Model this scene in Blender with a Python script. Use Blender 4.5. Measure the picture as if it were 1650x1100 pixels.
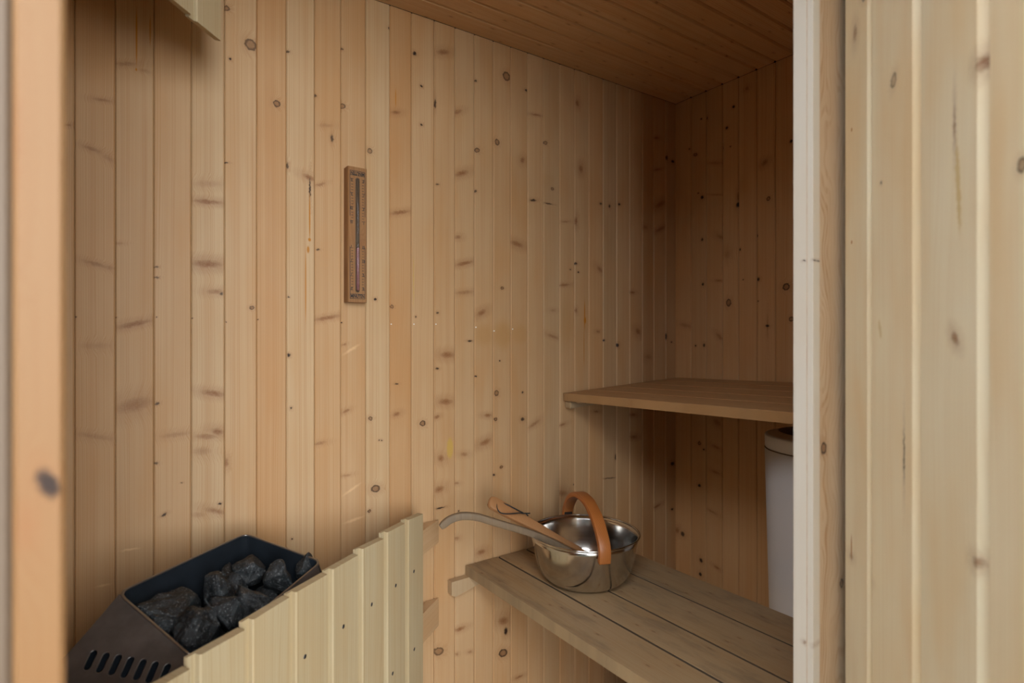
import bpy, bmesh, math, random
from mathutils import Matrix, Vector, noise

# ------------------------------------------------------------------ camera, world, light, exposure
sc = bpy.context.scene
for o in list(bpy.data.objects):
    bpy.data.objects.remove(o)
COL = sc.collection

cam_d = bpy.data.cameras.new('camera')
cam_d.sensor_width = 36.0
cam_d.lens = 893.63 / 1650 * 36.0
cam_d.clip_start = 0.02
cam_d.dof.use_dof = True
cam_d.dof.focus_distance = 1.55
cam_d.dof.aperture_fstop = 3.4
cam = bpy.data.objects.new('camera', cam_d)
cam.location = (-1.7537, -1.3691, 1.10)
cam.rotation_euler = (math.radians(90), 0, math.radians(-35.585))
COL.objects.link(cam)
sc.camera = cam

world = bpy.data.worlds.new('overcast_sky')
sc.world = world
world.use_nodes = True
wn = world.node_tree
bg = wn.nodes['Background']
bg.inputs['Color'].default_value = (0.92, 0.97, 1.02, 1)
bg.inputs['Strength'].default_value = 3.0

portal_d = bpy.data.lights.new('door_portal', 'AREA')      # sampling portal in the doorway, gives no light itself
portal_d.shape = 'RECTANGLE'; portal_d.size = 0.86; portal_d.size_y = 1.86
portal_d.cycles.is_portal = True
portal = bpy.data.objects.new('door_portal', portal_d)
portal.location = (-1.345, -0.965, 0.98)
portal.rotation_euler = (math.radians(90), 0, 0)
COL.objects.link(portal)

sc.cycles.max_bounces = 7; sc.cycles.diffuse_bounces = 4; sc.cycles.glossy_bounces = 3; sc.cycles.transmission_bounces = 5
sc.view_settings.view_transform = 'Standard'
sc.view_settings.look = 'None'
sc.view_settings.gamma = 1.0
sc.view_settings.use_curve_mapping = False
sc.view_settings.exposure = 2.14

# ------------------------------------------------------------------ helpers
MATW = {}
def link(o, parent=None, M=None):
    COL.objects.link(o)
    M = M.copy() if M is not None else Matrix.Identity(4)
    if parent is not None:
        o.parent = parent
        o.matrix_parent_inverse = MATW[parent.name].inverted()
    o.matrix_basis = M
    MATW[o.name] = M
    return o

def tag(o, label=None, cat=None, group=None, kind=None):
    if label: o['label'] = label
    if cat: o['category'] = cat
    if group: o['group'] = group
    if kind: o['kind'] = kind
    return o

def empty(name, loc, label=None, cat=None, group=None, kind=None):
    o = bpy.data.objects.new(name, None)
    o.empty_display_size = 0.05
    link(o, None, Matrix.Translation(loc))
    return tag(o, label, cat, group, kind)

def frame(x, y, z, o):
    x, y, z = Vector(x).normalized(), Vector(y).normalized(), Vector(z).normalized()
    return Matrix(((x.x, y.x, z.x, o[0]), (x.y, y.y, z.y, o[1]), (x.z, y.z, z.z, o[2]), (0, 0, 0, 1)))

def mesh(name, verts, faces, mat=None, smooth=False):
    me = bpy.data.meshes.new(name)
    me.from_pydata([tuple(v) for v in verts], [], faces)
    me.update()
    if mat: me.materials.append(mat)
    if smooth:
        for p in me.polygons: p.use_smooth = True
    return me

def obj(name, me, parent=None, M=None):
    return link(bpy.data.objects.new(name, me), parent, M)

def fix_normals(me):
    bm = bmesh.new(); bm.from_mesh(me)
    bmesh.ops.recalc_face_normals(bm, faces=bm.faces)
    bm.to_mesh(me); bm.free()

def prism(name, prof, L, mat, y0=0.0, cut=None, smooth=False):
    """profile in local x,z extruded along local y from y0 to L; cut(x,z)->y of the far end"""
    n = len(prof)
    v = [(x, y0, z) for x, z in prof] + [(x, (cut(x, z) if cut else L), z) for x, z in prof]
    f = [tuple(range(n))[::-1], tuple(range(n, 2 * n))]
    for i in range(n):
        j = (i + 1) % n
        f.append((i, j, n + j, n + i))
    me = mesh(name, v, f, mat, smooth)
    fix_normals(me)
    return me

def board_profile(w, t, c, tongue=0.0, td=0.005, gap=0.0008):
    """face at z=0, body behind; chamfered long edges, optional recessed tongue on the -x side"""
    a, b = -w / 2 + gap / 2, w / 2 - gap / 2
    if tongue:
        return [(a, -t), (a, -td - .001), (a + tongue, -td - .001), (a + tongue, -.0022), (a + tongue + .0022, 0),
                (b - c, 0), (b, -c), (b, -t)]
    return [(a, -t), (a, -c), (a + c, 0), (b - c, 0), (b, -c), (b, -t)]

def box(name, lo, hi, mat, bev=0.0, seg=1):
    bm = bmesh.new()
    vs = [bm.verts.new((x, y, z)) for x in (lo[0], hi[0]) for y in (lo[1], hi[1]) for z in (lo[2], hi[2])]
    for q in ((0, 1, 3, 2), (4, 6, 7, 5), (0, 4, 5, 1), (2, 3, 7, 6), (0, 2, 6, 4), (1, 5, 7, 3)):
        bm.faces.new([vs[i] for i in q])
    bmesh.ops.recalc_face_normals(bm, faces=bm.faces)
    if bev:
        bmesh.ops.bevel(bm, geom=list(bm.edges), offset=bev, segments=seg, affect='EDGES')
    me = bpy.data.meshes.new(name); bm.to_mesh(me); bm.free()
    if mat: me.materials.append(mat)
    return me

def lathe(name, prof, mat, seg=64, close=False, M=None):
    v, f = [], []
    n = len(prof)
    for i in range(seg):
        a = 2 * math.pi * i / seg
        for r, z in prof:
            v.append((r * math.cos(a), r * math.sin(a), z))
    for i in range(seg):
        j = (i + 1) % seg
        for k in range(n if close else n - 1):
            k2 = (k + 1) % n
            f.append((i * n + k, j * n + k, j * n + k2, i * n + k2))
    me = mesh(name, v, f, mat, True)
    bm = bmesh.new(); bm.from_mesh(me)
    bmesh.ops.remove_doubles(bm, verts=bm.verts, dist=1e-6)
    bmesh.ops.recalc_face_normals(bm, faces=bm.faces)
    bm.to_mesh(me); bm.free()
    return me

def spline(pts, n=8):
    pts = [Vector(p) for p in pts]
    out = []
    for i in range(len(pts) - 1):
        p0 = pts[max(i - 1, 0)]; p1 = pts[i]; p2 = pts[i + 1]; p3 = pts[min(i + 2, len(pts) - 1)]
        for k in range(n):
            t = k / n
            out.append(.5 * ((2 * p1) + (p2 - p0) * t + (2 * p0 - 5 * p1 + 4 * p2 - p3) * t * t + (3 * p1 - p0 - 3 * p2 + p3) * t ** 3))
    out.append(pts[-1])
    return out

def sweep(name, pts, sect, mat, up, smooth=True, closed=False):
    """sect(i, t) -> list of (a, b): a along the side vector, b along the up-ish vector"""
    v, f = [], []
    n = len(pts); m = None
    for i, p in enumerate(pts):
        if closed: tan = pts[(i + 1) % n] - pts[i - 1]
        else: tan = pts[min(i + 1, n - 1)] - pts[max(i - 1, 0)]
        tan = tan.normalized()
        u = up(i) if callable(up) else Vector(up)
        side = tan.cross(u).normalized(); uu = side.cross(tan).normalized()
        s = sect(i, i / (n - 1)); m = len(s)
        for a, b in s: v.append(p + side * a + uu * b)
    rng = n if closed else n - 1
    for i in range(rng):
        i2 = (i + 1) % n
        for k in range(m):
            k2 = (k + 1) % m
            f.append((i * m + k, i * m + k2, i2 * m + k2, i2 * m + k))
    if not closed:
        f.append(tuple(range(m))[::-1]); f.append(tuple((n - 1) * m + k for k in range(m)))
    me = mesh(name, v, f, mat, smooth)
    fix_normals(me)
    return me

def circ(r, k=10, ry=None):
    ry = ry or r
    return [(r * math.cos(2 * math.pi * i / k), ry * math.sin(2 * math.pi * i / k)) for i in range(k)]

def rrect(a, b, r, k=3):
    out = []
    for cx, cy, a0 in ((a - r, b - r, 0), (-a + r, b - r, 90), (-a + r, -b + r, 180), (a - r, -b + r, 270)):
        for i in range(k + 1):
            t = math.radians(a0 + 90 * i / k)
            out.append((cx + r * math.cos(t), cy + r * math.sin(t)))
    return out

# ------------------------------------------------------------------ procedural materials
class NB:
    def __init__(s, name):
        s.m = bpy.data.materials.new(name); s.m.use_nodes = True
        s.t = s.m.node_tree; s.t.nodes.clear()
        s.out = s.n('ShaderNodeOutputMaterial')
        s.b = s.n('ShaderNodeBsdfPrincipled')
        s.l(s.b.outputs[0], s.out.inputs[0])
    def n(s, k): return s.t.nodes.new(k)
    def l(s, a, b): s.t.links.new(a, b)
    def put(s, sock, v):
        if isinstance(v, bpy.types.NodeSocket): s.l(v, sock)
        elif v is not None: sock.default_value = v
    def math(s, op, a, b=None, c=None, clamp=False):
        n = s.n('ShaderNodeMath'); n.operation = op; n.use_clamp = clamp
        s.put(n.inputs[0], a); s.put(n.inputs[1], b)
        if c is not None: s.put(n.inputs[2], c)
        return n.outputs[0]
    def vmath(s, op, a, b=None):
        n = s.n('ShaderNodeVectorMath'); n.operation = op
        s.put(n.inputs[0], a); s.put(n.inputs[1], b)
        return n.outputs['Value'] if op in ('LENGTH', 'DOT_PRODUCT') else n.outputs[0]
    def mr(s, v, a, b, c=0.0, d=1.0, smooth=True):
        n = s.n('ShaderNodeMapRange'); n.interpolation_type = 'SMOOTHSTEP' if smooth else 'LINEAR'
        s.put(n.inputs[0], v)
        for i, q in enumerate((a, b, c, d)): s.put(n.inputs[i + 1], q)
        return n.outputs[0]
    def mix(s, f, a, b, mode='MIX'):
        n = s.n('ShaderNodeMix'); n.data_type = 'RGBA'; n.blend_type = mode
        s.put(n.inputs[0], f)
        s.put(n.inputs[6], a if isinstance(a, bpy.types.NodeSocket) else (*a, 1))
        s.put(n.inputs[7], b if isinstance(b, bpy.types.NodeSocket) else (*b, 1))
        return n.outputs[2]
    def noise(s, vec, scale=1.0, detail=2.0, rough=.5, dist=0.0):
        n = s.n('ShaderNodeTexNoise'); s.put(n.inputs['Vector'], vec)
        n.inputs['Scale'].default_value = scale; n.inputs['Detail'].default_value = detail
        n.inputs['Roughness'].default_value = rough; n.inputs['Distortion'].default_value = dist
        return n.outputs[0]
    def xyz(s, x, y, z=0.0):
        n = s.n('ShaderNodeCombineXYZ')
        for i, q in enumerate((x, y, z)): s.put(n.inputs[i], q)
        return n.outputs[0]
    def sep(s, v):
        n = s.n('ShaderNodeSeparateXYZ'); s.put(n.inputs[0], v); return n.outputs
    def bump(s, h, strength=.2, dist=.001):
        n = s.n('ShaderNodeBump'); n.inputs['Strength'].default_value = strength
        n.inputs['Distance'].default_value = dist; s.put(n.inputs['Height'], h)
        s.l(n.outputs[0], s.b.inputs['Normal'])
    def set(s, **k):
        for q, v in k.items():
            s.put(s.b.inputs[q.replace('_', ' ')], v)

def ellipse_group():
    g = bpy.data.node_groups.new('ellipse_distance', 'ShaderNodeTree')
    for nm, ty in (('P', 'NodeSocketVector'), ('C', 'NodeSocketVector'), ('R', 'NodeSocketVector'), ('Rot', 'NodeSocketFloat')):
        g.interface.new_socket(nm, in_out='INPUT', socket_type=ty)
    g.interface.new_socket('D', in_out='OUTPUT', socket_type='NodeSocketFloat')
    i = g.nodes.new('NodeGroupInput'); o = g.nodes.new('NodeGroupOutput')
    a = g.nodes.new('ShaderNodeVectorMath'); a.operation = 'SUBTRACT'
    r = g.nodes.new('ShaderNodeVectorRotate'); r.rotation_type = 'Z_AXIS'
    d = g.nodes.new('ShaderNodeVectorMath'); d.operation = 'DIVIDE'
    e = g.nodes.new('ShaderNodeVectorMath'); e.operation = 'LENGTH'
    L = g.links.new
    L(i.outputs[0], a.inputs[0]); L(i.outputs[1], a.inputs[1]); L(a.outputs[0], r.inputs['Vector'])
    L(i.outputs[3], r.inputs['Angle']); L(r.outputs[0], d.inputs[0]); L(i.outputs[2], d.inputs[1])
    L(d.outputs[0], e.inputs[0]); L(e.outputs['Value'], o.inputs[0])
    return g
ELL = ellipse_group()

def pine(name, base, knots=(), grain=.5, pitch=.0026, curve=.012, rough=.52, tone=.10, vor=0.0, dirt=0.0, seed=0.0,
         late=(.80, .64, .48), knot_col=(.26, .112, .042), along=1.0):
    """pine in plank coordinates: local x across, y along the board (metres). knots: (u,v,ru,rv,rot,k,type)"""
    b = NB(name)
    tc = b.n('ShaderNodeTexCoord').outputs['Object']
    oi = b.n('ShaderNodeObjectInfo').outputs['Random']
    off = b.math('MULTIPLY_ADD', oi, 37.0, seed)
    x, y, z = b.sep(tc)
    # gentle wobble so that knot outlines are not perfect ellipses
    wob = b.n('ShaderNodeTexNoise'); wob.inputs['Scale'].default_value = 160; wob.inputs['Detail'].default_value = 2
    b.l(tc, wob.inputs['Vector'])
    w2 = b.vmath('MULTIPLY', b.vmath('SUBTRACT', wob.outputs['Color'], (.5, .5, .5)), (.006, .006, 0))
    P = b.vmath('MULTIPLY', b.vmath('ADD', tc, w2), (1, 1, 0))
    acc = dict(dark=None, black=None, light=None, stain=None, yellow=None, resin=None, shine=None, bump=None)
    def push(k, v, op='MAXIMUM'):
        acc[k] = v if acc[k] is None else b.math(op, acc[k], v)
    for (u, v, ru, rv, rot, k, ty) in knots:
        g = b.n('ShaderNodeGroup'); g.node_tree = ELL
        b.l(P, g.inputs[0]); g.inputs[1].default_value = (u, v, 0)
        if ty in 'odwg': b.l(tc, g.inputs[0]) if ty in 'ow' else None
        sx_, sy_ = (1.22, 1.3) if ty == 's' else (1, 1)
        ru, rv = ru * sx_, rv * sy_
        if ty == 'o': ru = max(ru, .0017)
        g.inputs[2].default_value = (max(ru, .0012), max(rv, .0012), 1e3 if ty in 'ow' else 1); g.inputs[3].default_value = -rot
        d = g.outputs[0]
        if ty == 's':
            push('dark', b.mr(d, 1.5, .1, 0, min(1, k * 1.25))); push('dark', b.mr(d, 3.0, .6, 0, k * .36)); push('bump', b.mr(d, 3.2, 0, 0, rv * .9), 'ADD')
        elif ty == 'r':
            push('dark', b.mr(d, 1.15, .75, 0, k * .75)); push('dark', b.mr(d, 2.8, .9, 0, k * .22))
            push('black', b.math('MULTIPLY', b.mr(d, 1.15, .92, 0, k * .85), b.mr(d, .5, .85, .25, 1)))
            push('bump', b.mr(d, 3.0, 0, 0, max(ru, rv) * 1.8), 'ADD')
        elif ty == 'd':
            push('black', b.mr(d, 1.35, .5, 0, k)); push('bump', b.mr(d, 4, 0, 0, max(ru, rv) * .8), 'ADD')
            push('dark', b.mr(d, 3.4, .8, 0, k * .28))
        elif ty == 'l': push('light', b.mr(d, 1.4, .1, 0, k))
        elif ty == 'y': push('stain', b.mr(d, 1.5, .45, 0, k))
        elif ty == 'g': push('yellow', b.mr(d, 1.3, .7, 0, k))
        elif ty == 'o': push('resin', b.mr(d, 1.25, .6, 0, k))
        elif ty == 'w': push('shine', b.mr(d, 1.2, .7, 0, k))
    # annual rings
    n1 = b.noise(b.xyz(b.math('MULTIPLY', x, 9), b.math('MULTIPLY', y, 1.1 * along), off), 1, 2, .5)
    n2 = b.noise(b.xyz(b.math('MULTIPLY', x, 70), b.math('MULTIPLY', y, .5 * along), off), 1, 1, .5)
    q = b.math('ADD', x, b.math('MULTIPLY', b.math('SUBTRACT', n1, .5), curve * 2))
    q = b.math('ADD', q, b.math('MULTIPLY', b.math('SUBTRACT', n2, .5), .010))
    if acc['bump'] is not None: q = b.math('ADD', q, acc['bump'])
    s1 = b.math('SINE', b.math('MULTIPLY', q, 2 * math.pi / pitch))
    amp = b.noise(b.xyz(b.math('MULTIPLY', x, 120), b.math('MULTIPLY', y, .8), b.math('ADD', off, 9.0)), 1, 2, .6)
    stk = b.noise(b.xyz(b.math('MULTIPLY', q, .55 / pitch), b.math('MULTIPLY', y, .25), b.math('ADD', off, 3.0)), 1, 3, .7)
    g1 = b.math('ADD', b.math('MULTIPLY', b.mr(s1, -.35, 1.0), b.mr(amp, .35, .65, .12, .62)), b.math('MULTIPLY', b.mr(stk, .40, .72), .55))
    fib = b.noise(b.xyz(b.math('MULTIPLY', x, 1500), b.math('MULTIPLY', y, 22), off), 1, 1, .5)
    brd = b.noise(b.xyz(b.math('MULTIPLY', x, 14), b.math('MULTIPLY', y, 3.2), b.math('ADD', off, 5.0)), 1, 2, .55)
    c = b.mix(b.math('MULTIPLY', g1, grain), base, tuple(base[i] * late[i] for i in range(3)))
    c = b.mix(b.math('MULTIPLY', b.mr(brd, .42, .75), tone * 4), c, tuple(base[i] * (.93, .78, .60)[i] for i in range(3)))
    c = b.mix(b.math('MULTIPLY', b.mr(brd, .48, .25), tone * 2), c, tuple(min(.95, base[i] * (1.12, 1.18, 1.28)[i]) for i in range(3)))
    c = b.mix(b.math('MULTIPLY', fib, .10), c, tuple(base[i] * (.82, .72, .62)[i] for i in range(3)))
    if vor:
        vn = b.n('ShaderNodeTexVoronoi'); vn.inputs['Scale'].default_value = 1
        b.l(b.xyz(b.math('MULTIPLY_ADD', x, 19, off), b.math('MULTIPLY', y, 7.0), 0.0), vn.inputs['Vector']); vn.voronoi_dimensions = '2D'
        vd = vn.outputs['Distance']
        c = b.mix(b.mr(vd, .13, .03, 0, vor * .6), c, knot_col)
        c = b.mix(b.mr(vd, .045, .03, 0, vor), c, tuple(q * .35 for q in knot_col))
    if acc['stain'] is not None: c = b.mix(b.math('MULTIPLY', acc['stain'], .55), c, (.44, .23, .07))
    if acc['light'] is not None: c = b.mix(b.math('MULTIPLY', acc['light'], .6), c, tuple(min(.95, q * 1.5 + .05) for q in base))
    if acc['dark'] is not None:
        tex = b.noise(b.xyz(b.math('MULTIPLY', x, 170), b.math('MULTIPLY', y, 420), off), 1, 2, .6)
        c = b.mix(b.math('MULTIPLY', acc['dark'], b.mr(tex, .25, .6, .72, 1)), c, knot_col)
    if acc['black'] is not None: c = b.mix(acc['black'], c, (.030, .014, .008))
    if acc['yellow'] is not None: c = b.mix(b.math('MULTIPLY', acc['yellow'], .6), c, (.56, .36, .05))
    if acc['resin'] is not None: c = b.mix(acc['resin'], c, (.46, .17, .008))
    if acc['shine'] is not None: c = b.mix(acc['shine'], c, (.85, .85, .82))
    if dirt:
        dn = b.noise(b.xyz(b.math('MULTIPLY', x, 26), b.math('MULTIPLY', y, 7), off), 1, 4, .65)
        c = b.mix(b.math('MULTIPLY', b.mr(dn, .45, .72), dirt), c, (.10, .075, .055))
    b.set(Base_Color=c, Roughness=rough)
    b.b.inputs['Specular IOR Level'].default_value = .28
    b.bump(b.math('ADD', b.math('MULTIPLY', g1, .6), fib), .12, .0006)
    return b.m

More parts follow.
